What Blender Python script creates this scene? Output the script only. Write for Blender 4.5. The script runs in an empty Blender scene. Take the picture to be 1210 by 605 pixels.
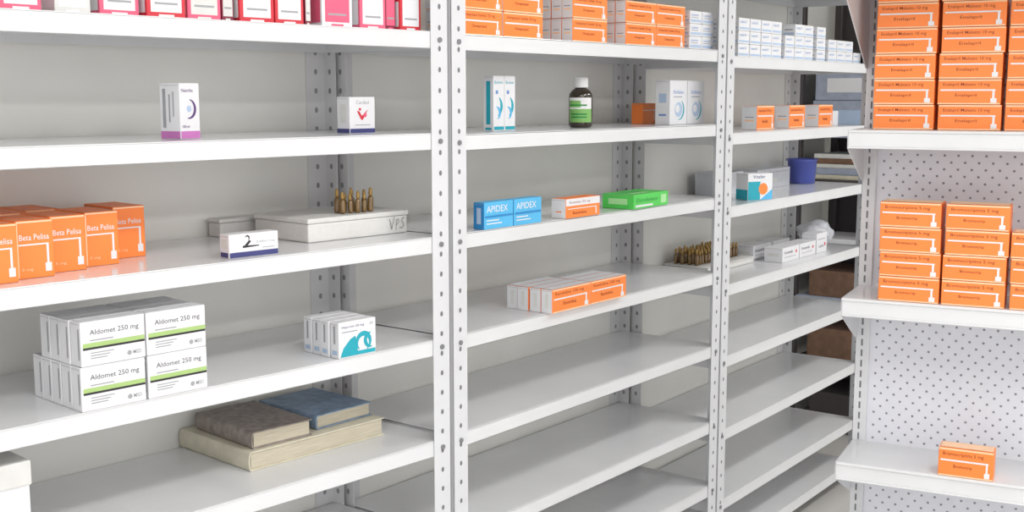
import bpy, bmesh, math, random
from mathutils import Vector, Matrix, noise
random.seed(7)
sc=bpy.context.scene
COL=sc.collection

# ------------------------------------------------------------ materials
def lin(c):
    c=c/255.0
    return c/12.92 if c<=0.04045 else ((c+0.055)/1.055)**2.4
MATS={}
def mat(name,rgb,rough=0.5,metal=0.0,var=0.04,scale=30,bump=0.0,trans=0.0,alpha=1.0,spec=0.5,stretch=None):
    if name in MATS: return MATS[name]
    m=bpy.data.materials.new(name); m.use_nodes=True
    nt=m.node_tree; b=nt.nodes['Principled BSDF']
    tc=nt.nodes.new('ShaderNodeTexCoord'); mp=nt.nodes.new('ShaderNodeMapping')
    nt.links.new(tc.outputs['Object'],mp.inputs['Vector'])
    if stretch: mp.inputs['Scale'].default_value=stretch
    n=nt.nodes.new('ShaderNodeTexNoise'); n.inputs['Scale'].default_value=scale; n.inputs['Detail'].default_value=4
    nt.links.new(mp.outputs['Vector'],n.inputs['Vector'])
    r=nt.nodes.new('ShaderNodeValToRGB')
    c=[lin(x) for x in rgb]
    r.color_ramp.elements[0].position=0.3; r.color_ramp.elements[1].position=0.7
    r.color_ramp.elements[0].color=[max(0,x*(1-var)) for x in c]+[1]
    r.color_ramp.elements[1].color=[min(1,x*(1+var)) for x in c]+[1]
    nt.links.new(n.outputs['Fac'],r.inputs['Fac']); nt.links.new(r.outputs['Color'],b.inputs['Base Color'])
    b.inputs['Roughness'].default_value=rough; b.inputs['Metallic'].default_value=metal
    b.inputs['Specular IOR Level'].default_value=spec
    if trans: b.inputs['Transmission Weight'].default_value=trans
    if alpha<1: b.inputs['Alpha'].default_value=alpha
    if bump:
        bp=nt.nodes.new('ShaderNodeBump'); bp.inputs['Strength'].default_value=bump; bp.inputs['Distance'].default_value=0.002
        nt.links.new(n.outputs['Fac'],bp.inputs['Height']); nt.links.new(bp.outputs['Normal'],b.inputs['Normal'])
    MATS[name]=m; return m
M_shelf=mat('white_powder_coat',(221,222,224),0.16,var=0.025,scale=6,bump=0.04)
M_post=mat('white_post_enamel',(214,215,218),0.35,var=0.02,scale=12)
M_rpost=mat('grey_rear_post_enamel',(218,218,219),0.4,var=0.03,scale=12)
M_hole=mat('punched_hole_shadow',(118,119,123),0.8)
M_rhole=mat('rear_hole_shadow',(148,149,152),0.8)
M_pegh=mat('peg_hole_shadow',(142,144,152),0.8)
M_bolt=mat('zinc_bolt',(140,142,146),0.4,metal=0.5)
M_panel=mat('grey_back_sheet',(235,234,229),0.5,var=0.03,scale=5,bump=0.03)
M_peg=mat('pegboard_white',(222,223,230),0.4,var=0.01)
M_orange=mat('card_orange',(255,136,60),0.42,var=0.05,scale=9)
M_orangeL=mat('card_pale_orange',(255,206,164),0.42)
M_white=mat('card_white',(228,228,231),0.4,var=0.015)
M_offw=mat('card_offwhite',(216,216,213),0.45)
M_black=mat('ink_black',(44,42,46),0.5)
M_char=mat('ink_charcoal',(80,80,86),0.5)
M_grey=mat('ink_grey',(158,160,164),0.5)
M_seam=mat('flap_seam',(162,160,160),0.6)
M_brownink=mat('ink_dark_brown',(136,60,30),0.5)
M_green=mat('ink_lime',(168,198,124),0.5)
M_lab=mat('ink_leaf_green',(126,180,98),0.5)
M_navy=mat('ink_navy',(60,64,120),0.5)
M_teal=mat('ink_teal',(28,162,180),0.45)
M_blue=mat('card_sky_blue',(84,180,228),0.4)
M_blueD=mat('card_mid_blue',(44,132,196),0.4)
M_blueink=mat('ink_blue',(110,146,204),0.5)
M_paleblue=mat('ink_pale_blue',(176,196,222),0.5)
M_gbox=mat('card_bright_green',(84,204,88),0.4)
M_lgreen=mat('ink_pale_green',(170,226,160),0.4)
M_dgreen=mat('ink_deep_green',(24,136,60),0.4)
M_purple=mat('ink_purple',(92,58,120),0.5)
M_pink=mat('ink_orchid',(196,118,184),0.5)
M_red=mat('ink_red',(210,48,62),0.45)
M_rose=mat('ink_rose',(226,96,128),0.45)
M_maroon=mat('ink_maroon',(130,34,60),0.45)
M_foam=mat('foam_white',(218,217,214),0.8,var=0.03,scale=80,bump=0.2)
M_cream=mat('book_cream',(212,206,186),0.6,var=0.08)
M_pages=mat('book_pages',(196,188,168),0.8,var=0.16,scale=60,stretch=(0.3,0.3,14),bump=0.3)
M_brownbk=mat('book_brown',(144,134,128),0.55,var=0.28,scale=60)
M_bluebk=mat('book_blue',(130,152,178),0.45,var=0.25,scale=45)
M_amp=mat('ampoule_amber',(118,90,48),0.18,var=0.2,spec=0.8)
M_gold=mat('ampoule_gold_tip',(170,136,74),0.35,metal=0.2)
M_bottle=mat('amber_bottle_dark',(48,38,26),0.1,spec=0.8)
M_capw=mat('white_cap',(230,230,230),0.35)
M_tub=mat('blue_plastic',(92,104,190),0.35)
M_bin=mat('grey_translucent_plastic',(206,208,214),0.3)
M_bag=mat('clear_bag',(228,230,236),0.25,alpha=0.7)
M_dark=mat('dark_metal',(62,57,58),0.5)
M_card=mat('kraft_card',(118,90,72),0.7,var=0.2)
M_greybox=mat('grey_case',(160,168,186),0.6,var=0.1)
M_wall=mat('wall_paint',(214,213,208),0.7,var=0.02,scale=4)
M_ceil=mat('ceiling_paint',(236,236,234),0.8,var=0.01)
M_floor=mat('floor_tile',(200,198,194),0.3,var=0.04,scale=3)

# ------------------------------------------------------------ mesh kit
class MB:
    def __init__(s): s.v=[];s.f=[];s.m=[];s.mats=[];s.smooth=[]
    def mi(s,m):
        if m not in s.mats: s.mats.append(m)
        return s.mats.index(m)
    def add(s,vs,fs,m,sm=False):
        o=len(s.v); s.v+= [tuple(p) for p in vs]; k=s.mi(m)
        for f in fs: s.f.append([i+o for i in f]); s.m.append(k); s.smooth.append(sm)
    def box(s,x0,y0,z0,x1,y1,z1,m,bev=0.0,seg=1):
        if bev<=0:
            vs=[(x0,y0,z0),(x1,y0,z0),(x1,y1,z0),(x0,y1,z0),(x0,y0,z1),(x1,y0,z1),(x1,y1,z1),(x0,y1,z1)]
            s.add(vs,[(0,3,2,1),(4,5,6,7),(0,1,5,4),(1,2,6,5),(2,3,7,6),(3,0,4,7)],m); return
        bm=bmesh.new(); bmesh.ops.create_cube(bm,size=1)
        for v in bm.verts:
            v.co=Vector(((x0+x1)/2+v.co.x*(x1-x0),(y0+y1)/2+v.co.y*(y1-y0),(z0+z1)/2+v.co.z*(z1-z0)))
        bmesh.ops.bevel(bm,geom=list(bm.edges),offset=bev,segments=seg,profile=0.6,affect='EDGES')
        bm.verts.index_update()
        s.add([v.co[:] for v in bm.verts],[[v.index for v in f.verts] for f in bm.faces],m); bm.free()
    def lathe(s,prof,m,n=24,cx=0,cy=0):
        vs=[];fs=[]
        for r,z in prof:
            for i in range(n):
                a=2*math.pi*i/n; vs.append((cx+r*math.cos(a),cy+r*math.sin(a),z))
        for j in range(len(prof)-1):
            for i in range(n):
                fs.append((j*n+i,j*n+(i+1)%n,(j+1)*n+(i+1)%n,(j+1)*n+i))
        fs.append(list(range(n))[::-1]); fs.append([(len(prof)-1)*n+i for i in range(n)])
        s.add(vs,fs,m,True)
    def warp(s,fn):
        s.v=[fn(*p) for p in s.v]
    def mesh(s,name):
        me=bpy.data.meshes.new(name); me.from_pydata(s.v,[],s.f)
        for m in s.mats: me.materials.append(m)
        for p,k,sm in zip(me.polygons,s.m,s.smooth): p.material_index=k; p.use_smooth=sm
        me.update(); return me
TC={}
def tmesh(t):
    if t in TC: return TC[t]
    cu=bpy.data.curves.new('lettering','FONT'); cu.body=t; cu.resolution_u=2; cu.offset=0.002
    o=bpy.data.objects.new('lettering',cu); COL.objects.link(o)
    bpy.context.view_layer.update()
    dg=bpy.context.evaluated_depsgraph_get()
    me=bpy.data.meshes.new_from_object(o.evaluated_get(dg))
    vs=[(v.co.x,v.co.y) for v in me.vertices]; fs=[list(p.vertices) for p in me.polygons]
    bpy.data.objects.remove(o); bpy.data.curves.remove(cu); bpy.data.meshes.remove(me)
    x0=min(v[0] for v in vs);x1=max(v[0] for v in vs);y0=min(v[1] for v in vs);y1=max(v[1] for v in vs)
    TC[t]=([((a-x0)/(x1-x0),(b-y0)/(y1-y0)) for a,b in vs],fs); return TC[t]
def prints(mb,w,d,h,pl):
    e=[0.0003]
    def fm(face):
        ee=e[0]
        return {'F':lambda a,b:(-w/2+a,-d/2-ee,b),'L':lambda a,b:(-w/2-ee,d/2-a,b),
                'T':lambda a,b:(-w/2+a,-d/2+b,h+ee),'R':lambda a,b:(w/2+ee,-d/2+a,b)}[face]
    for p in pl:
        k,face=p[0],p[1]; g=fm(face)
        if k=='rect':
            x0,y0,x1,y1,m=p[2:]; mb.add([g(x0,y0),g(x1,y0),g(x1,y1),g(x0,y1)],[(0,1,2,3)],m)
        elif k=='text':
            t,x,y,tw,th,m=p[2:]; vs,fs=tmesh(t); mb.add([g(x+a*tw,y+b*th) for a,b in vs],fs,m)
        elif k=='poly':
            pts,m=p[2:]; mb.add([g(*q) for q in pts],[list(range(len(pts)))],m)
        elif k=='stroke':
            pts,t,m=p[2:]
            for (ax,ay),(bx,by) in zip(pts[:-1],pts[1:]):
                L=math.hypot(bx-ax,by-ay) or 1; nx,ny=-(by-ay)/L*t/2,(bx-ax)/L*t/2
                mb.add([g(ax+nx,ay+ny),g(ax-nx,ay-ny),g(bx-nx,by-ny),g(bx+nx,by+ny)],[(0,1,2,3)],m)
        elif k=='disc':
            x,y,r,m=p[2:]; mb.add([g(x+r*math.cos(i*math.pi/8),y+r*math.sin(i*math.pi/8)) for i in range(16)],[list(range(16))],m)
        elif k=='arc':
            x,y,r,t,a0,a1,m=p[2:]; n=14; vs=[];fs=[]
            for i in range(n+1):
                a=math.radians(a0+(a1-a0)*i/n); tt=t*math.sin(math.pi*(i+1)/(n+2))
                vs+= [g(x+(r-tt/2)*math.cos(a),y+(r-tt/2)*math.sin(a)),g(x+(r+tt/2)*math.cos(a),y+(r+tt/2)*math.sin(a))]
            for i in range(n): fs.append((2*i,2*i+1,2*i+3,2*i+2))
            mb.add(vs,fs,m)
        e[0]+=0.00006
CM={}
def carton(key,w,d,h,body,pl):
    if key in CM: return CM[key]
    mb=MB(); mb.box(-w/2,-d/2,0,w/2,d/2,h,body,0.0009,1)
    seams=[('rect','L',0.002,h-0.0045,d-0.002,h-0.0038,M_seam),('rect','T',0.0035,0.001,0.0042,d-0.001,M_seam)]
    prints(mb,w,d,h,pl+seams)
    CM[key]=(mb.mesh(key),w,d,h); return CM[key]

# ------------------------------------------------------------ frames
UN={1:((.713,1.831),math.radians(-4.4)),2:((1.989,1.732),0.),3:((3.265,1.732),math.radians(1.9)),4:((2.450,1.008),math.radians(-78.6))}
Z={(1,'A'):1.687,(1,'B'):1.468,(1,'C'):1.240,(1,'D'):1.008,(1,'E'):.776,(1,'F'):.538,(1,'G'):.32,
   (2,'A'):1.685,(2,'B'):1.463,(2,'C'):1.240,(2,'D'):1.008,(2,'E'):.778,(2,'F'):.536,(2,'G'):.33,
   (3,'A'):1.670,(3,'B'):1.434,(3,'C'):1.206,(3,'D'):.960,(3,'E'):.730,(3,'F'):.491,(3,'G'):.258,
   (4,'A'):1.477,(4,'B'):1.112,(4,'C'):.743}
def W(u,a,b):
    (O,th)=UN[u]; c,s=math.cos(th),math.sin(th)
    return (O[0]+a*c-b*s,O[1]+a*s+b*c)
def tag(o,label,cat,group=None):
    o['label']=label; o['category']=cat
    if group: o['group']=group
def obj(name,me,loc=(0,0,0),rz=0,parent=None):
    o=bpy.data.objects.new(name,me); COL.objects.link(o); o.location=loc; o.rotation_euler=(0,0,rz)
    if parent: o.parent=parent
    return o
def empty(name,loc,rz=0):
    o=bpy.data.objects.new(name,None); COL.objects.link(o); o.location=loc; o.rotation_euler=(0,0,rz); o.empty_display_size=0.05; return o
def put(name,cm,u,k,a,b,label,cat='medicine box',group=None,dz=0.0,rot=0.0,jit=True):
    me,w,d,h=cm; x,y=W(u,a+w/2,b+d/2)
    j=random.uniform(-.7,.7) if jit else 0
    o=obj(name,me,(x,y,Z[u,k]+0.0004+dz),UN[u][1]+math.radians(rot+j)); tag(o,label,cat,group); return o

# ------------------------------------------------------------ room
def structure(name,x0,y0,z0,x1,y1,z1,m):
    mb=MB(); mb.box(x0,y0,z0,x1,y1,z1,m); o=obj(name,mb.mesh(name)); o['kind']='structure'; return o
structure('floor',-3.0,-4.0,-0.05,6.2,2.5,0,M_floor)
structure('ceiling',-3.0,-4.0,2.75,6.2,2.5,2.8,M_ceil)
structure('wall_back',-3.0,2.40,0,6.2,2.5,2.75,M_wall)
structure('wall_right',5.95,-4.0,0,6.2,2.40,2.75,M_wall)

# ------------------------------------------------------------ shelving units
PW=0.050
def unit(u,L,dep,label,cutR=0.0,cutL=0.0):
    (O,th)=UN[u]; E=empty('shelving_unit',(O[0],O[1],0),th); tag(E,label,'shelving unit','steel shelving units along the wall')
    zs=[1.935]+[Z[u,k] for k in 'ABCDEFG']+[0.085]
    H=2.12; g=0.0035
    def wf(x,y,z): return (x-cutR*(y/dep)*(x/L)+cutL*(y/dep)*(1-x/L),y,z)
    def post(u0,u1,v0,v1,su,sv):
        mb=MB(); t=0.002; mm=M_post if sv<0 else M_rpost; hm=M_hole if sv<0 else M_rhole
        vf=v0 if sv<0 else v1-t
        mb.box(u0,vf,0,u1,vf+t,H,mm,0.0006)
        us=u0 if su<0 else u1-t
        mb.box(us,v0,0,us+t,v1,H,mm,0.0006)
        n=int(H/0.045); cu=(u0+u1)/2; cv=(v0+v1)/2
        ring=[(math.cos(k*math.pi/5),math.sin(k*math.pi/5)) for k in range(10)]
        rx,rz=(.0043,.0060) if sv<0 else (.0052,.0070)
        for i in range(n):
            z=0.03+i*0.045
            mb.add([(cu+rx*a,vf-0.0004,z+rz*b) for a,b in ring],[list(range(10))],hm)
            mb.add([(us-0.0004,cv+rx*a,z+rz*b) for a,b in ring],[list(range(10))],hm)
        mb.box(u0,v0,-0.0,u1,v1,0.006,M_dark)
        if sv<0:
            for z in zs:
                vs=[(cu+0.0058*math.cos(k*math.pi/4),vf-0.0035,z-0.018+0.0058*math.sin(k*math.pi/4)) for k in range(8)]
                vb=[(p[0],vf,p[2]) for p in vs]
                mb.add(vs+vb,[list(range(8))]+[(k,(k+1)%8,8+(k+1)%8,8+k) for k in range(8)],M_bolt)
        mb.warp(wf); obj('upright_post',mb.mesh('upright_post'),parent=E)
    post(g,g+PW,0,0.036,-1,-1); post(L-g-PW,L-g,0,0.036,1,-1)
    RW=.058
    post(g,g+RW,dep-0.040,dep,-1,1); post(L-g-RW,L-g,dep-0.040,dep,1,1)
    dp=dep-.003
    for z in zs:
        mb=MB(); t=0.0022; lip=0.037
        x0,x1=0.0057,L-0.0057; y0=0.003
        mb.box(x0,y0,z-0.004,x1,dp-0.004,z,M_shelf,0.0012,2)
        mb.box(x0,y0,z-lip,x1,y0+t,z-0.001,M_shelf,0.0008)
        mb.box(x0,y0,z-lip,x1,y0+0.012,z-lip+t,M_shelf,0.0008)
        mb.box(x0,dp-0.004-t,z-lip,x1,dp-0.004,z-0.001,M_shelf)
        mb.box(x0,y0,z-lip,x0+t,dp-0.004,z-0.001,M_shelf)
        mb.box(x1-t,y0,z-lip,x1,dp-0.004,z-0.001,M_shelf)
        mb.warp(wf); obj('shelf',mb.mesh('shelf'),parent=E)
    mb=MB(); mb.box(g,dep+0.0005,0.03,L-g,dep+0.0025,H-0.01,M_panel); mb.warp(wf)
    obj('back_panel',mb.mesh('back_panel'),parent=E)
    return E
unit(1,1.2765,.39,'white perforated-post steel shelving unit holding white cartons and old books',cutR=.031)
unit(2,1.275,.37,'white perforated-post steel shelving unit with several empty lower shelves')
unit(3,1.264,.33,'white steel end shelving unit beside a dark rack',cutL=.013)

# ------------------------------------------------------------ gondola
def gondola():
    (O,th)=UN[4]; E=empty('gondola_display',(O[0],O[1],0),th)
    tag(E,'white pegboard display shelving with bracketed shelves of orange boxes','display shelving')
    Wd=0.92; pv=0.205
    mb=MB(); mb.box(0.03,pv,0.10,Wd-0.0,pv+0.006,2.25,M_peg)
    ring=[(math.cos(k*math.pi/4),math.sin(k*math.pi/4)) for k in range(8)]
    i=0; z=0.13
    while z<2.22:
        x=0.045+(0.0145 if i%2 else 0)
        while x<Wd-0.01:
            mb.add([(x+0.0029*a,pv-0.0004,z+0.0029*b) for a,b in ring],[list(range(8))],M_pegh); x+=0.029
        z+=0.0155; i+=1
    obj('pegboard_panel',mb.mesh('pegboard_panel'),parent=E)
    for x in (0.0,Wd):
        mb=MB(); mb.box(x,pv-0.012,0,x+0.03,pv+0.05,2.28,M_post,0.001)
        z=0.12
        while z<2.24:
            mb.box(x+0.012,pv-0.0125,z,x+0.016,pv-0.0119,z+0.016,M_hole); z+=0.025
        obj('slotted_upright',mb.mesh('slotted_upright'),parent=E)
    def gs(z,fv,bh,lip=0.040):
        S=empty('display_shelf',(0,0,0)); S.parent=E
        mb=MB()
        mb.box(0.002,fv,z-0.005,Wd+0.028,pv-0.013,z,M_shelf,0.0015,2)
        mb.box(0.002,fv,z-lip,Wd+0.028,fv+0.003,z-0.001,M_shelf,0.001)
        mb.box(0.002,fv-0.004,z-lip,Wd+0.028,fv,z-lip+0.004,M_shelf,0.001)
        mb.box(0.002,fv-0.003,z-0.006,Wd+0.028,fv,z-0.001,M_shelf,0.001)
        obj('shelf_tray',mb.mesh('shelf_tray'),parent=S)
        for x in (0.0,Wd+0.0265):
            mb=MB(); t=0.0025
            pts=[(fv+0.002,z-0.001),(pv-0.012,z-0.001),(pv-0.012,z-bh),(pv-0.03,z-bh),(fv+0.002,z-lip)]
            vs=[(x,a,b) for a,b in pts]+[(x+t,a,b) for a,b in pts]; n=5
            mb.add(vs,[list(range(n)),list(range(n,2*n))[::-1]]+[(k,(k+1)%n,n+(k+1)%n,n+k) for k in range(n)],M_post)
            obj('bracket',mb.mesh('bracket'),parent=S)
    gs(1.477,0.0,0.12); gs(1.112,0.0,0.12); gs(.743,0.0,0.12); gs(1.86,-0.20,0.25); gs(.40,-0.02,0.12)
    mb=MB(); mb.box(0.0,-0.08,0.0,Wd+0.03,pv-0.014,0.14,M_post,0.003,2); obj('base_deck',mb.mesh('base_deck'),parent=E)
gondola()

# ------------------------------------------------------------ carton kinds
def orange_pl(w,d,h,t1,t2,side_white=True):
    p=[('text','F',t1,w*.08,h*.70,w*.74,h*.16,M_brownink),
       ('rect','F',w*.04,h*.54,w*.91,h*.60,M_white),
       ('text','F',t2,w*.28,h*.28,w*.34,h*.15,M_brownink),
       ('rect','F',w*.865,h*.16,w*.90,h*.60,M_white),
       ('rect','F',w*.84,h*.07,w*.935,h*.25,M_white),
       ('rect','F',w*.01,h*.93,w*.99,h*.99,M_orangeL),('rect','F',w*.01,h*.01,w*.99,h*.06,M_orangeL),
       ('rect','T',w*.02,d*.1,w*.98,d*.9,M_orangeL)]
    if side_white: p+=[('rect','L',0.0006,0.0006,d-0.0006,h-0.0006,M_white),('rect','L',d*.2,h*.35,d*.8,h*.42,M_orangeL),('rect','L',d*.2,h*.5,d*.8,h*.54,M_grey)]
    return p
gw,gd,gh2=.124,.075,.0525
C_g1=carton('orange_carton_enalapril',gw,gd,gh2,M_orange,orange_pl(gw,gd,gh2,'Enalapril Maleato 10 mg','Enalapril',False))
C_g2=carton('orange_carton_bromocriptina',gw,gd,gh2,M_orange,orange_pl(gw,gd,gh2,'Bromocriptina 5 mg','Bromocrip',False))
gl='flat orange medicine carton with white line, stacked on pegboard display'
for k,cm,rows,fv in (('A',C_g1,6,0.05),('B',C_g2,4,0.008)):
    base=.044 if k=='A' else .075
    for c in range(4):
        n=rows if not (k=='B' and c==2) else 3
        for r in range(n):
            if k=='A' and r==5 and c==2: continue
            put('medicine_box',cm,4,k,base+c*.131+random.uniform(-.002,.002),fv+random.uniform(0,.004),gl,
                group='orange cartons stacked on the display shelving',dz=r*(gh2+.0008))
C_gb=carton('orange_carton_single',.110,.05,.062,M_orange,orange_pl(.110,.05,.062,'Bromocriptina 5 mg','Bromocrip',False))
put('medicine_box',C_gb,4,'C',.216,.004,'single orange medicine carton alone on white display shelf')

bw,bd,bh=.066,.11,.099
C_beta=carton('orange_upright_carton',bw,bd,bh,M_orange,[
  ('text','F','Beta Pelisa',bw*.08,bh*.66,bw*.80,bh*.10,M_white),
  ('rect','F',bw*.05,bh*.57,bw*.86,bh*.595,M_white),('rect','F',bw*.80,bh*.22,bw*.86,bh*.595,M_white),
  ('rect','F',bw*.75,bh*.10,bw*.92,bh*.25,M_white),('text','F','5 mg',bw*.12,bh*.12,bw*.3,bh*.06,M_orangeL),
  ('rect','F',bw*.02,bh*.96,bw*.98,bh*.99,M_orangeL),('rect','F',bw*.01,bh*.02,bw*.045,bh*.98,M_orangeL),
  ('rect','L',bd*.1,bh*.55,bd*.9,bh*.57,M_orangeL),('text','T','Beta Pelisa',bw*.1,bd*.1,bw*.8,bd*.08,M_white)])
for a,b in ((.175,.035),(.250,.05),(.325,.074),(.400,.105),(.478,.13),(.568,.19)):
    put('medicine_box',C_beta,1,'C',a,b,'upright orange medicine carton with white lettering in staggered row',group='upright orange cartons in a staggered row')
for a,b in ((.20,.185),(.275,.20),(.350,.217),(.425,.245)):
    put('medicine_box',C_beta,1,'C',a,b,'upright orange medicine carton with white lettering in staggered row',group='upright orange cartons in a staggered row')

aw,ad,ah=.122,.034,.078
C_ald=carton('white_green_carton',aw,ad,ah,M_white,[
  ('text','F','Aldomet 250 mg',aw*.14,ah*.66,aw*.76,ah*.15,M_char),('rect','F',aw*.14,ah*.56,aw*.5,ah*.585,M_grey),
  ('rect','F',aw*.03,ah*.42,aw*.99,ah*.52,M_green),('rect','F',aw*.03,ah*.37,aw*.99,ah*.42,M_black),
  ('rect','F',aw*.14,ah*.28,aw*.5,ah*.30,M_grey),('rect','F',aw*.14,ah*.22,aw*.44,ah*.24,M_grey),('rect','F',aw*.14,ah*.16,aw*.4,ah*.18,M_grey),
  ('disc','F',aw*.74,ah*.16,ah*.055,M_grey),('text','F','MSD',aw*.80,ah*.12,aw*.13,ah*.09,M_grey),
  ('rect','L',ad*.75,ah*.15,ad*.85,ah*.85,M_grey)])
gl='white medicine carton with lime and black stripe, stacked in block'
for c in range(2):
    for r in range(2):
        for q in range(5 if r==0 else 4):
            put('medicine_box',C_ald,1,'D',.394+c*.1245+random.uniform(-.0015,.0015),.004+q*.0355,gl,group='white green-striped cartons stacked in a block',dz=r*(ah+.0008))

w,d,h=.10,.027,.076
C_teal=carton('white_teal_carton',w,d,h,M_white,[('text','F','Heprotiv 20 mg',w*.08,h*.80,w*.6,h*.09,M_navy),('rect','F',w*.08,h*.70,w*.5,h*.73,M_grey),
  ('poly','F',[(w*.03,h*.03),(w*.52,h*.03),(w*.44,h*.58),(w*.30,h*.50),(w*.12,h*.28)],M_teal),
  ('arc','F',w*.66,h*.36,h*.24,h*.14,-60,230,M_teal),('arc','F',w*.86,h*.40,h*.20,h*.12,90,280,M_teal),('rect','F',w*.50,h*.03,w*.98,h*.14,M_teal),('text','F','30',w*.82,h*.82,w*.1,h*.08,M_grey),
  ('rect','L',d*.2,h*.1,d*.8,h*.22,M_paleblue),('rect','L',d*.4,h*.4,d*.6,h*.9,M_grey)])
for q in range(4): put('medicine_box',C_teal,1,'D',.956+random.uniform(-.003,.003),.004+q*.030,'white medicine carton with teal swoosh, standing in row',group='teal-swoosh cartons in a row')

w,d,h=.112,.032,.046
C_nv=carton('white_navy_carton',w,d,h,M_white,[('rect','F',0.001,0.001,w-.001,h*.24,M_navy),('arc','F',w*.36,h*.80,h*.10,h*.07,-60,160,M_black),
  ('poly','F',[(w*.40,h*.72),(w*.44,h*.66),(w*.34,h*.42),(w*.27,h*.42)],M_black),('poly','F',[(w*.27,h*.50),(w*.27,h*.40),(w*.60,h*.44),(w*.60,h*.48)],M_black),
  ('text','F','Z-tilina 2 mg',w*.54,h*.55,w*.38,h*.12,M_grey),('rect','F',w*.66,h*.34,w*.92,h*.37,M_grey),('rect','L',d*.1,h*.04,d*.9,h*.24,M_navy),('rect','L',d*.2,h*.4,d*.8,h*.8,M_offw)])
put('medicine_box',C_nv,1,'C',.715,.026,'small white carton with navy base stripe and swoosh',rot=-1)

w,d,h=.052,.05,.104
C_pu=carton('white_purple_carton',w,d,h,M_white,[('text','F','Natrilix',w*.08,h*.84,w*.6,h*.06,M_purple),('arc','F',w*.42,h*.54,h*.17,h*.06,-100,80,M_purple),('disc','F',w*.45,h*.54,h*.06,M_paleblue),
  ('rect','F',.001,.001,w-.001,h*.14,M_pink),('rect','L',.001,.001,d-.001,h*.14,M_pink),('rect','L',d*.15,h*.2,d*.3,h*.9,M_grey),('rect','L',d*.45,h*.3,d*.52,h*.8,M_grey),('rect','L',d*.65,h*.4,d*.7,h*.85,M_grey),
  ('text','F','100 ml',w*.1,h*.2,w*.35,h*.05,M_purple)])
put('medicine_box',C_pu,1,'B',.645,.085,'tall white carton with purple crescent and orchid base',rot=14)
w,d,h=.072,.042,.078
C_he=carton('white_heart_carton',w,d,h,M_white,[('rect','F',.001,.001,w-.001,h*.13,M_navy),('rect','L',.001,.001,d-.001,h*.13,M_navy),('text','F','Cardiol',w*.25,h*.80,w*.5,h*.10,M_grey),
  ('poly','F',[(w*.28,h*.62),(w*.38,h*.60),(w*.47,h*.48),(w*.72,h*.66),(w*.50,h*.36),(w*.44,h*.38)],M_red),('disc','F',w*.60,h*.50,h*.06,M_rose),('disc','F',w*.40,h*.66,h*.04,M_red),('rect','F',w*.2,h*.22,w*.8,h*.24,M_grey),('rect','L',d*.3,h*.3,d*.7,h*.8,M_offw)])
put('medicine_box',C_he,1,'B',1.076,.10,'small white carton with red heart swirl and navy base')

def topbox(i,w,c1,c2):
    h,d=.075,.05
    return carton('rosy_carton_%d'%i,w,d,h,c1,[('rect','F',w*.1,h*.12,w*.9,h*.92,c2),('rect','F',w*.3,h*.02,w*.7,h*.07,c2),('rect','F',w*.2,h*.3,w*.8,h*.35,M_grey),('rect','L',d*.1,h*.1,d*.9,h*.8,c2)])
for i,(a,w,c1,c2) in enumerate([(.30,.07,M_rose,M_white),(.395,.064,M_offw,M_white),(.478,.075,M_rose,M_white),(.562,.078,M_red,M_white),(.648,.07,M_rose,M_offw),(.724,.026,M_maroon,M_offw),(.757,.078,M_red,M_white),
        (.842,.068,M_red,M_white),(.918,.014,M_maroon,M_offw),(.952,.078,M_white,M_rose),(1.055,.07,M_rose,M_white),(1.128,.03,M_maroon,M_rose),(1.162,.06,M_red,M_white)]):
    put('medicine_box',topbox(i,w,c1,c2),1,'A',a,.03+.005*(i%3),'small pink, red and white carton on top shelf',group='pink and red cartons on the top shelf')

def amp_mesh(s=1.0,f=1.35):
    mb=MB(); r=s*f
    mb.lathe([(.0012*r,0),(.0046*r,.0008*s),(.0050*r,.004*s),(.0050*r,.027*s),(.0040*r,.031*s),(.0020*r,.034*s)],M_amp,12)
    mb.lathe([(.0020*r,.034*s),(.0032*r,.037*s),(.0031*r,.042*s),(.0024*r,.048*s),(.0016*r,.051*s)],M_gold,12)
    return mb.mesh('ampoule')
AM=[amp_mesh(s) for s in (.85,.95,1.05)]; AM2=[amp_mesh(s) for s in (.95,1.02,1.1)]
def foam_tray(u,k,a,b,w,d,h,label,hand=False,rot=0):
    mb=MB(); mb.box(-w/2,-d/2,0,w/2,d/2,h*.78,M_foam,0.004,2)
    mb.box(-w/2-.002,-d/2-.002,h*.78+.0002,w/2+.002,d/2+.002,h,M_foam,0.003,2)
    if hand:
        X=w*.80;k2=.85;pl=[('stroke','F',[(X,h*.68),(X+.004*k2,h*.5),(X+.008*k2,h*.2),(X+.013*k2,h*.48),(X+.018*k2,h*.76)],.0013,M_char),
          ('stroke','F',[(X+.023*k2,h*.16),(X+.025*k2,h*.60),(X+.031*k2,h*.64),(X+.033*k2,h*.52),(X+.029*k2,h*.42),(X+.024*k2,h*.40)],.0012,M_char),('stroke','F',[(X+.036*k2,h*.26),(X+.038*k2,h*.22)],.0016,M_char),
          ('stroke','F',[(X+.053*k2,h*.68),(X+.046*k2,h*.66),(X+.043*k2,h*.54),(X+.049*k2,h*.46),(X+.051*k2,h*.32),(X+.044*k2,h*.22),(X+.039*k2,h*.26)],.0012,M_char)]
        mb2=MB(); prints(mb2,w,d+.005,h,pl)
        for f,m in zip(mb2.f,mb2.m): mb.add([mb2.v[i] for i in f],[list(range(len(f)))],mb2.mats[m])
    x,y=W(u,a+w/2,b+d/2); o=obj('foam_tray',mb.mesh('foam_tray'),(x,y,Z[u,k]+.0004),UN[u][1]+math.radians(rot)); tag(o,label,'foam tray'); return o
foam_tray(1,'C',.968,.112,.282,.19,.051,'white foam ampoule tray with handwriting, holding amber ampoules',True)
foam_tray(1,'C',.90,.335,.12,.045,.040,'plain low white foam block behind the larger tray')
foam_tray(3,'D',.20,.150,.36,.165,.022,'low white foam tray holding a row of amber ampoules')
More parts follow.
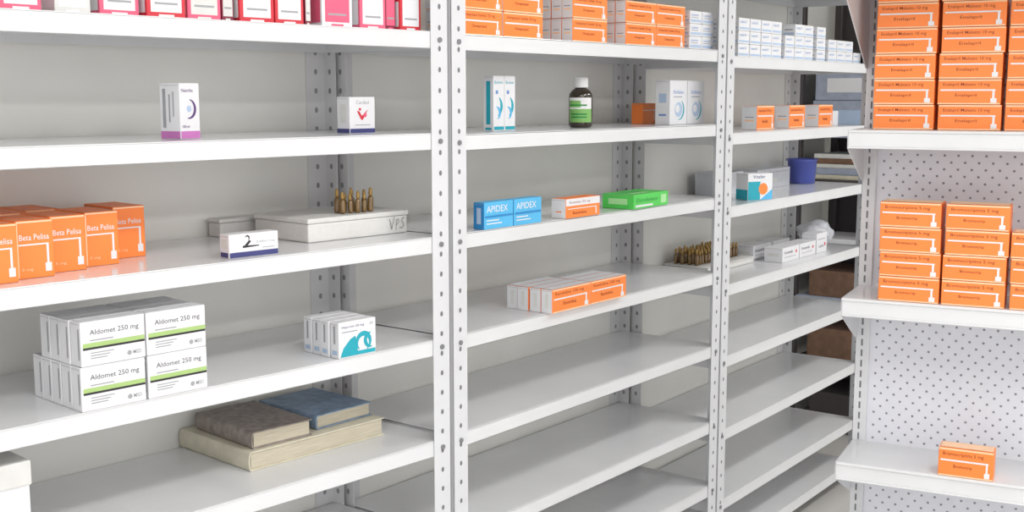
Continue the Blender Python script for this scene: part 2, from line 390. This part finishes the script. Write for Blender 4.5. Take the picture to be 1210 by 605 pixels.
def ampoules(u,pts,z,grp,am,lean=5):
    for a,b in pts:
        x,y=W(u,a,b); o=obj('ampoule',random.choice(am),(x,y,z+.0006),0); o.rotation_euler=(math.radians(random.uniform(-lean,lean)),math.radians(random.uniform(-lean,lean)),random.uniform(0,6))
        tag(o,'small amber glass ampoule with gold tip standing upright','ampoule',grp)
ampoules(1,[(1.088+i*.0195+random.uniform(-.002,.002),.140+j*.022+random.uniform(-.002,.002)) for j in range(2) for i in range(5)],Z[1,'C']+.0514,'ampoules on the large foam tray',AM,3)
ampoules(3,[(.225+i*.0215+random.uniform(-.002,.002),.205+j*.026) for j in range(4) for i in range(15)],Z[3,'D']+.0224,'ampoules on the low foam tray',AM2,2)

def book(a,b,w,d,h,cov,zz,rot,label):
    x,y=W(1,a+w/2,b+d/2); E=empty('book',(x,y,zz),UN[1][1]+math.radians(rot)); tag(E,label,'book','old books piled on the shelf')
    t=.003; mb=MB()
    mb.box(-w/2,-d/2,0,w/2,d/2,t,cov,.0012,2); mb.box(-w/2,-d/2,h-t,w/2,d/2,h,cov,.0012,2)
    n=8;vs=[]
    for i in range(n+1):
        an=math.pi*i/n; px=-w/2-.006*math.sin(an); pz=h/2-(h/2)*math.cos(an)
        vs+=[(px,-d/2,pz),(px,d/2,pz),(px+t,-d/2,pz),(px+t,d/2,pz)]
    fs=[]
    for i in range(n):
        q=4*i; fs+=[(q,q+1,q+5,q+4),(q+2,q+6,q+7,q+3),(q,q+4,q+6,q+2),(q+1,q+3,q+7,q+5)]
    mb.add(vs,fs,cov)
    obj('cover',mb.mesh('cover'),parent=E)
    mb=MB(); mb.box(-w/2+.002,-d/2+.004,t+.0002,w/2-.005,d/2-.004,h-t-.0002,M_pages); obj('page_block',mb.mesh('page_block'),parent=E)
zE=Z[1,'E']
book(.815,.122,.366,.262,.041,M_cream,zE+.0004,0,'large cream hardback book lying flat under two others')
book(.836,.132,.148,.225,.036,M_brownbk,zE+.0420,-2,'worn grey-brown hardback book lying on a cream book')
book(1.010,.155,.160,.205,.032,M_bluebk,zE+.0420,2,'worn grey-blue hardback book lying on a cream book')

w,d,h=.24,.26,.165
mb=MB(); mb.box(-w/2,-d/2,0,w/2,d/2,h*.86,M_white,.002,2); mb.box(-w/2-.003,-d/2-.003,h*.86-.02,w/2+.003,d/2+.003,h,M_offw,.003,2)
x,y=W(1,.063+w/2,.025+d/2); o=obj('storage_carton',mb.mesh('storage_carton'),(x,y,zE+.0004),UN[1][1]); tag(o,'plain white lidded storage carton on lower shelf','carton')

# ---- unit 2
ow,od,oh=.156,.033,.0585
C_o2=carton('orange_wide_carton',ow,od,oh,M_orange,orange_pl(ow,od,oh,'Omeprazol Genfar 20 mg','Omeprazol'))
gl='flat orange carton with white end flap, stacked on top shelf'
for (a,cols,deep) in ((.066,2,3),(.508,1,5),(.755,2,3)):
    for c in range(cols):
        for r in range(2):
            for q in range(deep):
                put('medicine_box',C_o2,2,'A',a+c*.159,.03+q*.0345,gl,group='orange cartons on the top shelf',dz=r*(oh+.0008))
w,d,h=.07,.045,.036
C_wb=carton('white_blue_carton',w,d,h,M_white,[('text','F','Losartan',w*.1,h*.60,w*.6,h*.2,M_blueink),('rect','F',w*.05,h*.12,w*.95,h*.32,M_paleblue),('rect','F',w*.1,h*.45,w*.7,h*.5,M_grey),
   ('rect','L',d*.1,h*.12,d*.9,h*.32,M_paleblue),('rect','L',d*.2,h*.5,d*.8,h*.56,M_grey)])
for c in range(2):
    for r in range(3):
        for q in range(2):
            put('medicine_box',C_wb,2,'A',1.10+c*.0725,.03+q*.047,'small white and pale blue carton stacked on top shelf',group='white and blue cartons on the top shelf',dz=r*(h+.0008))
w,d,h=.042,.032,.134
C_tt=carton('tall_teal_carton',w,d,h,M_white,[('text','F','Bisolvon',w*.1,h*.85,w*.75,h*.06,M_teal),('arc','F',w*.1,h*.45,h*.20,h*.07,-60,50,M_teal),('arc','F',w*.2,h*.32,h*.12,h*.06,-60,80,M_blue),('rect','F',w*.05,h*.02,w*.95,h*.08,M_teal),
   ('rect','L',d*.3,h*.12,d*.7,h*.9,M_teal),('rect','L',d*.2,h*.02,d*.8,h*.06,M_teal),('disc','F',w*.3,h*.7,w*.12,M_blueink)])
for a in (.262,.3055): put('medicine_box',C_tt,2,'B',a,.09,'tall narrow white carton with teal swirl',group='tall teal-swirl cartons',rot=0,jit=False)
# bottle
x,y=W(2,.675,.12); E=empty('medicine_bottle',(x,y,Z[2,'B']+.0004),math.radians(-55)); tag(E,'dark syrup bottle with white cap and green label','bottle')
mb=MB(); mb.lathe([(.026,0),(.0310,.003),(.0325,.008),(.0325,.082),(.0310,.090),(.0245,.099),(.016,.105),(.0135,.108),(.0135,.116)],M_bottle,32); obj('bottle_body',mb.mesh('bottle_body'),parent=E)
mb=MB(); mb.lathe([(.0192,.107),(.020,.109),(.020,.128),(.0185,.134),(.013,.1355)],M_capw,28); obj('cap',mb.mesh('cap'),parent=E)
mb=MB()
def wrap(z0,z1,a0,a1,r,m,n=20):
    vs=[];
    for i in range(n+1):
        a=math.radians(a0+(a1-a0)*i/n); vs+=[(r*math.cos(a),r*math.sin(a),z0),(r*math.cos(a),r*math.sin(a),z1)]
    mb.add(vs,[(2*i,2*i+2,2*i+3,2*i+1) for i in range(n)],m,True)
wrap(.014,.080,-155,-30,.0328,M_capw); wrap(.014,.050,-155,-30,.0330,M_lab); wrap(.054,.072,-155,-90,.0330,M_lab); wrap(.058,.062,-150,-60,.0332,M_dgreen); wrap(.026,.030,-140,-60,.0332,M_dgreen); wrap(.034,.038,-140,-60,.0332,M_dgreen)
obj('bottle_label',mb.mesh('bottle_label'),parent=E)
C_ors=carton('orange_square_carton',.085,.04,.062,M_orange,[('rect','F',.004,.04,.08,.042,M_white),('rect','F',.068,.01,.071,.042,M_white)])
put('medicine_box',C_ors,2,'B',1.12,.20,'plain orange carton standing behind white boxes')
w,d,h=.100,.05,.130
C_wp=carton('white_paleblue_carton',w,d,h,M_white,[('text','F','Enfalac',w*.2,h*.70,w*.6,h*.08,M_blueink),('rect','F',w*.2,h*.62,w*.7,h*.64,M_grey),('disc','F',w*.5,h*.34,w*.22,M_paleblue),('disc','F',w*.44,h*.36,w*.12,M_white),('arc','F',w*.5,h*.34,w*.30,w*.07,-90,60,M_teal),
   ('rect','L',d*.25,h*.2,d*.75,h*.24,M_blueink),('rect','L',d*.25,h*.5,d*.75,h*.7,M_paleblue)])
for a in (1.062,1.166): put('medicine_box',C_wp,2,'B',a,.07,'upright white carton with pale blue round emblem',group='white pale-blue cartons standing together')
w,d,h=.110,.032,.063
C_ap=carton('sky_blue_carton',w,d,h,M_blue,[('text','F','APIDEX',w*.08,h*.62,w*.72,h*.24,M_white),('rect','F',w*.02,h*.42,w*.98,h*.5,M_blueD),('rect','F',w*.08,h*.18,w*.6,h*.22,M_white),('rect','F',w*.08,h*.30,w*.5,h*.34,M_white),
   ('rect','L',.0006,.0006,d-.0006,h-.0006,M_blueD),('rect','L',d*.3,h*.2,d*.7,h*.8,M_paleblue)])
for a in (.118,.230): put('medicine_box',C_ap,2,'C',a,.002,'sky blue medicine carton with white lettering',group='pair of sky blue cartons')
w,d,h=.152,.045,.050
C_o5=carton('orange_white_end_carton',w,d,h,M_orange,[('rect','F',0.001,h*.62,w-.001,h-.001,M_white),('text','F','Ranitidina 150 mg',w*.1,h*.70,w*.6,h*.16,M_brownink),('rect','F',w*.05,h*.45,w*.9,h*.49,M_white),('rect','F',w*.87,h*.1,w*.9,h*.49,M_white),
   ('text','F','Ranitidina',w*.2,h*.18,w*.4,h*.15,M_brownink),('rect','L',.0006,.0006,d-.0006,h-.0006,M_white),('rect','L',d*.3,h*.3,d*.7,h*.36,M_orange)])
put('medicine_box',C_o5,2,'C',.438,-.002,'flat orange and white carton with white end flap')
w,d,h=.195,.10,.040
C_gr=carton('green_flat_carton',w,d,h,M_gbox,[('rect','F',w*.05,h*.12,w*.55,h*.26,M_white),('text','F','Diclofenaco',w*.08,h*.45,w*.6,h*.28,M_dgreen),('rect','T',w*.12,d*.15,w*.6,d*.35,M_lgreen),('text','T','Diclofenaco',w*.12,d*.5,w*.6,d*.2,M_dgreen),('rect','F',w*.78,h*.2,w*.94,h*.8,M_lgreen),
   ('rect','L',d*.2,h*.3,d*.8,h*.7,M_lgreen)])
put('medicine_box',C_gr,2,'C',.748,-.002,'flat bright green medicine carton',rot=3)
w,d,h=.168,.034,.060
C_od=carton('orange_tall_stack_carton',w,d,h,M_orange,orange_pl(w,d,h,'Ranitidina 150 mg','Ranitidina')[:-4]+[('rect','L',.0003,.0003,d-.0003,h-.0003,M_white),('rect','L',d*.35,h*.2,d*.65,h*.8,M_offw),('rect','T',.0003,.0003,w-.0003,d-.0003,M_white)])
for c in range(2):
    for q in range(4 if c==0 else 3):
        put('medicine_box',C_od,2,'D',.364+c*.171+random.uniform(-.002,.002),-.014+q*.0365,'orange carton with white ends and top, in row',group='orange and white cartons in a double row')

# ---- unit 3
w,d,h=.078,.05,.040
C_w3=carton('white_blue_flat_carton',w,d,h,M_white,[('text','F','Losartan 50',w*.1,h*.60,w*.6,h*.2,M_blueink),('rect','F',w*.05,h*.12,w*.95,h*.28,M_paleblue),('rect','L',d*.1,h*.12,d*.9,h*.3,M_paleblue),('rect','L',d*.2,h*.5,d*.8,h*.6,M_grey)])
for (a,c,r) in ((.15,1,3),(.235,1,3),(.32,2,3),(.51,1,2),(.595,2,3),(.79,1,3),(.90,1,2),(.985,2,2),(1.155,1,1)):
    for cc in range(c):
        for rr in range(r):
            for q in range(2):
                put('medicine_box',C_w3,3,'A',a+cc*.081,.035+q*.053,'white and pale blue carton stacked on top shelf',group='white blue-striped cartons on the end unit',dz=rr*(h+.0008))
w,d,h=.14,.055,.080
C_o3=carton('orange_square_end_carton',w,d,h,M_orange,orange_pl(w,d,h,'Amoxicilina 500 mg','Amoxicilina'))
for a in (.40,.67,.94): put('medicine_box',C_o3,3,'B',a,.08,'orange carton with white end flap on end unit',group='orange cartons spaced along the shelf')
C_o4=carton('small_white_carton',.06,.10,.055,M_white,[('rect','L',.01,.01,.09,.02,M_orange)])
put('medicine_box',C_o4,3,'B',1.13,.10,'small white carton beside orange cartons')
w,d,h=.105,.06,.088
C_tc=carton('teal_orange_carton',w,d,h,M_white,[('rect','F',.001,.001,w*.5,h*.7,M_teal),('disc','F',w*.62,h*.42,h*.22,M_orange),('poly','F',[(w*.5,.001),(w-.001,.001),(w-.001,h*.4)],M_blue),('text','F','Vitafer',w*.2,h*.82,w*.5,h*.12,M_navy),('rect','L',.001,.001,d-.001,h*.4,M_teal)])
put('medicine_box',C_tc,3,'C',.275,.02,'white carton with teal and orange artwork',rot=-24)
# open grey bin
def bin_(name,u,k,a,b,w,d,h,m,taper,label,cat):
    mb=MB(); t=.003
    def ring(s,z,ins): return [(-w/2*s+ins,-d/2*s+ins,z),(w/2*s-ins,-d/2*s+ins,z),(w/2*s-ins,d/2*s-ins,z),(-w/2*s+ins,d/2*s-ins,z)]
    R=[ring(taper,0,0),ring(1,h,0),ring(1.03,h,0),ring(1.03,h-.006,0)]
    I=[ring(1,h+.0001,t),ring(taper,t,t)]
    vs=sum([R[0],R[1],I[0],I[1]],[])
    fs=[(3,2,1,0)]
    for i in range(4):
        j=(i+1)%4; fs+=[(i,j,4+j,4+i),(4+i,4+j,8+j,8+i),(8+i,8+j,12+j,12+i)]
    fs.append((12,13,14,15)); mb.add(vs,fs,m)
    vs=sum([R[1],R[2],R[3]],[]); fs=[]
    for i in range(4):
        j=(i+1)%4; fs+=[(i,j,4+j,4+i),(4+i,4+j,8+j,8+i)]
    mb.add(vs,fs,m)
    x,y=W(u,a,b); o=obj(name,mb.mesh(name),(x,y,Z[u,k]+.0004),UN[u][1]); tag(o,label,cat); return o
bin_('storage_bin',3,'C',.46,.245,.17,.10,.078,M_bin,.97,'open pale grey translucent plastic storage bin','storage bin')
w,d,h=.30,.09,.072
C_pb=carton('pale_grey_box',w,d,h,M_bin,[('rect','F',w*.1,h*.3,w*.6,h*.5,M_offw),('rect','F',w*.02,h*.8,w*.98,h*.83,M_grey)])
put('storage_box',C_pb,3,'C',.70,.21,'long pale grey lidded box behind teal carton',cat='storage box')
mb=MB(); mb.lathe([(.044,0),(.051,.002),(.056,.088),(.060,.089),(.060,.096),(.054,.096),(.053,.087),(.048,.006),(.001,.005)],M_tub,32)
x,y=W(3,1.125,.215); o=obj('plastic_tub',mb.mesh('plastic_tub'),(x,y,Z[3,'C']+.0004)); tag(o,'round blue plastic tub with rolled rim','plastic tub')
w,d,h=.15,.07,.052
C_wz=carton('white_flat_carton',w,d,h,M_white,[('text','F','Furosemida',w*.1,h*.55,w*.5,h*.2,M_black),('rect','F',w*.1,h*.3,w*.8,h*.34,M_grey),('disc','F',w*.82,h*.6,h*.12,M_red),('rect','L',d*.2,h*.4,d*.8,h*.6,M_offw)])
gl='flat white carton with small red dot'
gg='flat white cartons beside the ampoule tray'
for (a,b) in ((.60,.17),(.60,.06),(.755,.06),(.77,.17)): put('medicine_box',C_wz,3,'D',a,b,gl,group=gg)
C_wz2=carton('white_upright_carton',.10,.06,.074,M_white,[('rect','F',.01,.05,.08,.053,M_grey),('text','F','Lasix',.02,.02,.05,.012,M_char),('disc','F',.08,.03,.007,M_red)])
put('medicine_box',C_wz2,3,'D',.915,.06,'small upright white carton beside flat cartons')
# bag
bm=bmesh.new(); bmesh.ops.create_icosphere(bm,subdivisions=4,radius=1)
for v in bm.verts:
    p=v.co.copy(); n=noise.noise(p*1.6)*.25+abs(noise.noise(p*4.1))*.18
    v.co=Vector((p.x*.080,p.y*.06,p.z*.048))*(1+n)
mz=min(v.co.z for v in bm.verts)
for v in bm.verts: v.co.z-=mz
for f in bm.faces: f.smooth=True
me=bpy.data.meshes.new('plastic_bag'); bm.to_mesh(me); bm.free(); me.materials.append(M_bag)
x,y=W(3,1.12,.15); o=obj('plastic_bag',me,(x,y,Z[3,'D']+.0005)); tag(o,'crumpled clear plastic bag resting on shelf','plastic bag')

# ------------------------------------------------------------ dark rack beyond
E=empty('storage_rack',(5.1,1.60,0),0); tag(E,'dark metal rack with grey cases and brown cartons','rack')
rz=[1.385,1.17,.87,.63,.34,.06,1.75]
for (x,y) in ((0,0),(.42,0),(0,.72),(.42,.72)):
    mb=MB(); mb.box(x,y,0,x+.035,y+.035,2.1,M_dark,.002); obj('rack_post',mb.mesh('rack_post'),parent=E)
for z in rz:
    mb=MB(); mb.box(-.004,.0355,z-.025,.45,.7195,z,M_greybox if z in (1.385,.87,.63) else M_dark,.002); obj('rack_shelf',mb.mesh('rack_shelf'),parent=E)
mb=MB(); mb.box(.456,0,.05,.46,.755,2.1,M_dark); obj('rack_shade_sheet',mb.mesh('rack_shade_sheet'),parent=E)  # added sheet; its dark colour stands in for the dark gap beyond
def kcart(y,z,w,d,h,m,label,name='cardboard_carton',m2=None):
    mb=MB(); mb.box(-d/2,-w/2,0,d/2,w/2,h,m,.003,2)
    mb.box(-d/2-.0006,-w*.40,h*.25,-d/2+.001,w*.30,h*.7,m2 or m)
    o=obj(name,mb.mesh(name),(5.13+d/2,1.60+y,z+.0005)); tag(o,label,'carton')
kcart(.53,1.385,.30,.3,.14,M_greybox,'pale blue-grey storage case on dark rack',m2=M_paleblue); kcart(.53,1.527,.28,.3,.14,M_greybox,'pale blue-grey case stacked on another on dark rack',m2=M_white)
kcart(.20,1.385,.28,.3,.2,M_greybox,'pale blue-grey storage case on dark rack')
for i,(m,h) in enumerate(((M_cream,.02),(M_greybox,.03),(M_offw,.018),(M_card,.024),(M_offw,.02))):
    kcart(.52+.006*(-1)**i,1.17+sum((.02,.03,.018,.024,.02)[:i])+i*.0008,.32-.01*i,.28,h,m,'flat paper folder stacked in a pile on dark rack','paper_folder')
kcart(.50,.63,.34,.3,.12,M_card,'low brown cardboard carton on dark rack')
kcart(.50,.34,.34,.3,.14,M_card,'brown cardboard carton on dark rack')
kcart(.50,.87,.34,.3,.03,M_white,'flat white carton on dark rack')
kcart(.50,.06,.3,.3,.12,M_dark,'dark carton on the bottom of dark rack')

# ------------------------------------------------------------ lights
def lightfix(x,y,power):
    E=empty('ceiling_light',(x,y,2.749),0); tag(E,'long white fluorescent ceiling light fitting','ceiling light','fluorescent ceiling lights')
    mb=MB(); mb.box(-.65,-.16,-.05,.65,.16,0,M_post,.004,2); obj('light_housing',mb.mesh('light_housing'),parent=E)
    L=bpy.data.lights.new('tube_glow','AREA'); L.shape='RECTANGLE'; L.size=1.2; L.size_y=.28; L.energy=power; L.color=(1,.99,.975)
    o=bpy.data.objects.new('tube_glow',L); COL.objects.link(o); o.parent=E; o.location=(0,0,-.055)
for x,y,p in ((.6,.2,22),(2.4,.0,22),(4.2,.3,26),(.6,-1.6,32),(2.8,-1.8,32)): lightfix(x,y,p)
wd=bpy.data.worlds.new('room_ambient'); sc.world=wd; wd.use_nodes=True
bg=wd.node_tree.nodes['Background']; bg.inputs['Color'].default_value=(1,.995,.99,1); bg.inputs['Strength'].default_value=1.66

# ------------------------------------------------------------ camera
cd=bpy.data.cameras.new('camera'); cam=bpy.data.objects.new('camera',cd); COL.objects.link(cam)
cd.sensor_width=36; cd.lens=36*1400/1210; cd.clip_start=.05
pitch=math.atan(190/1400.)
cam.location=(0,0,1.55); cam.rotation_euler=(math.pi/2-pitch,0,math.radians(38.1-90)); sc.camera=cam
sc.view_settings.view_transform='Standard'
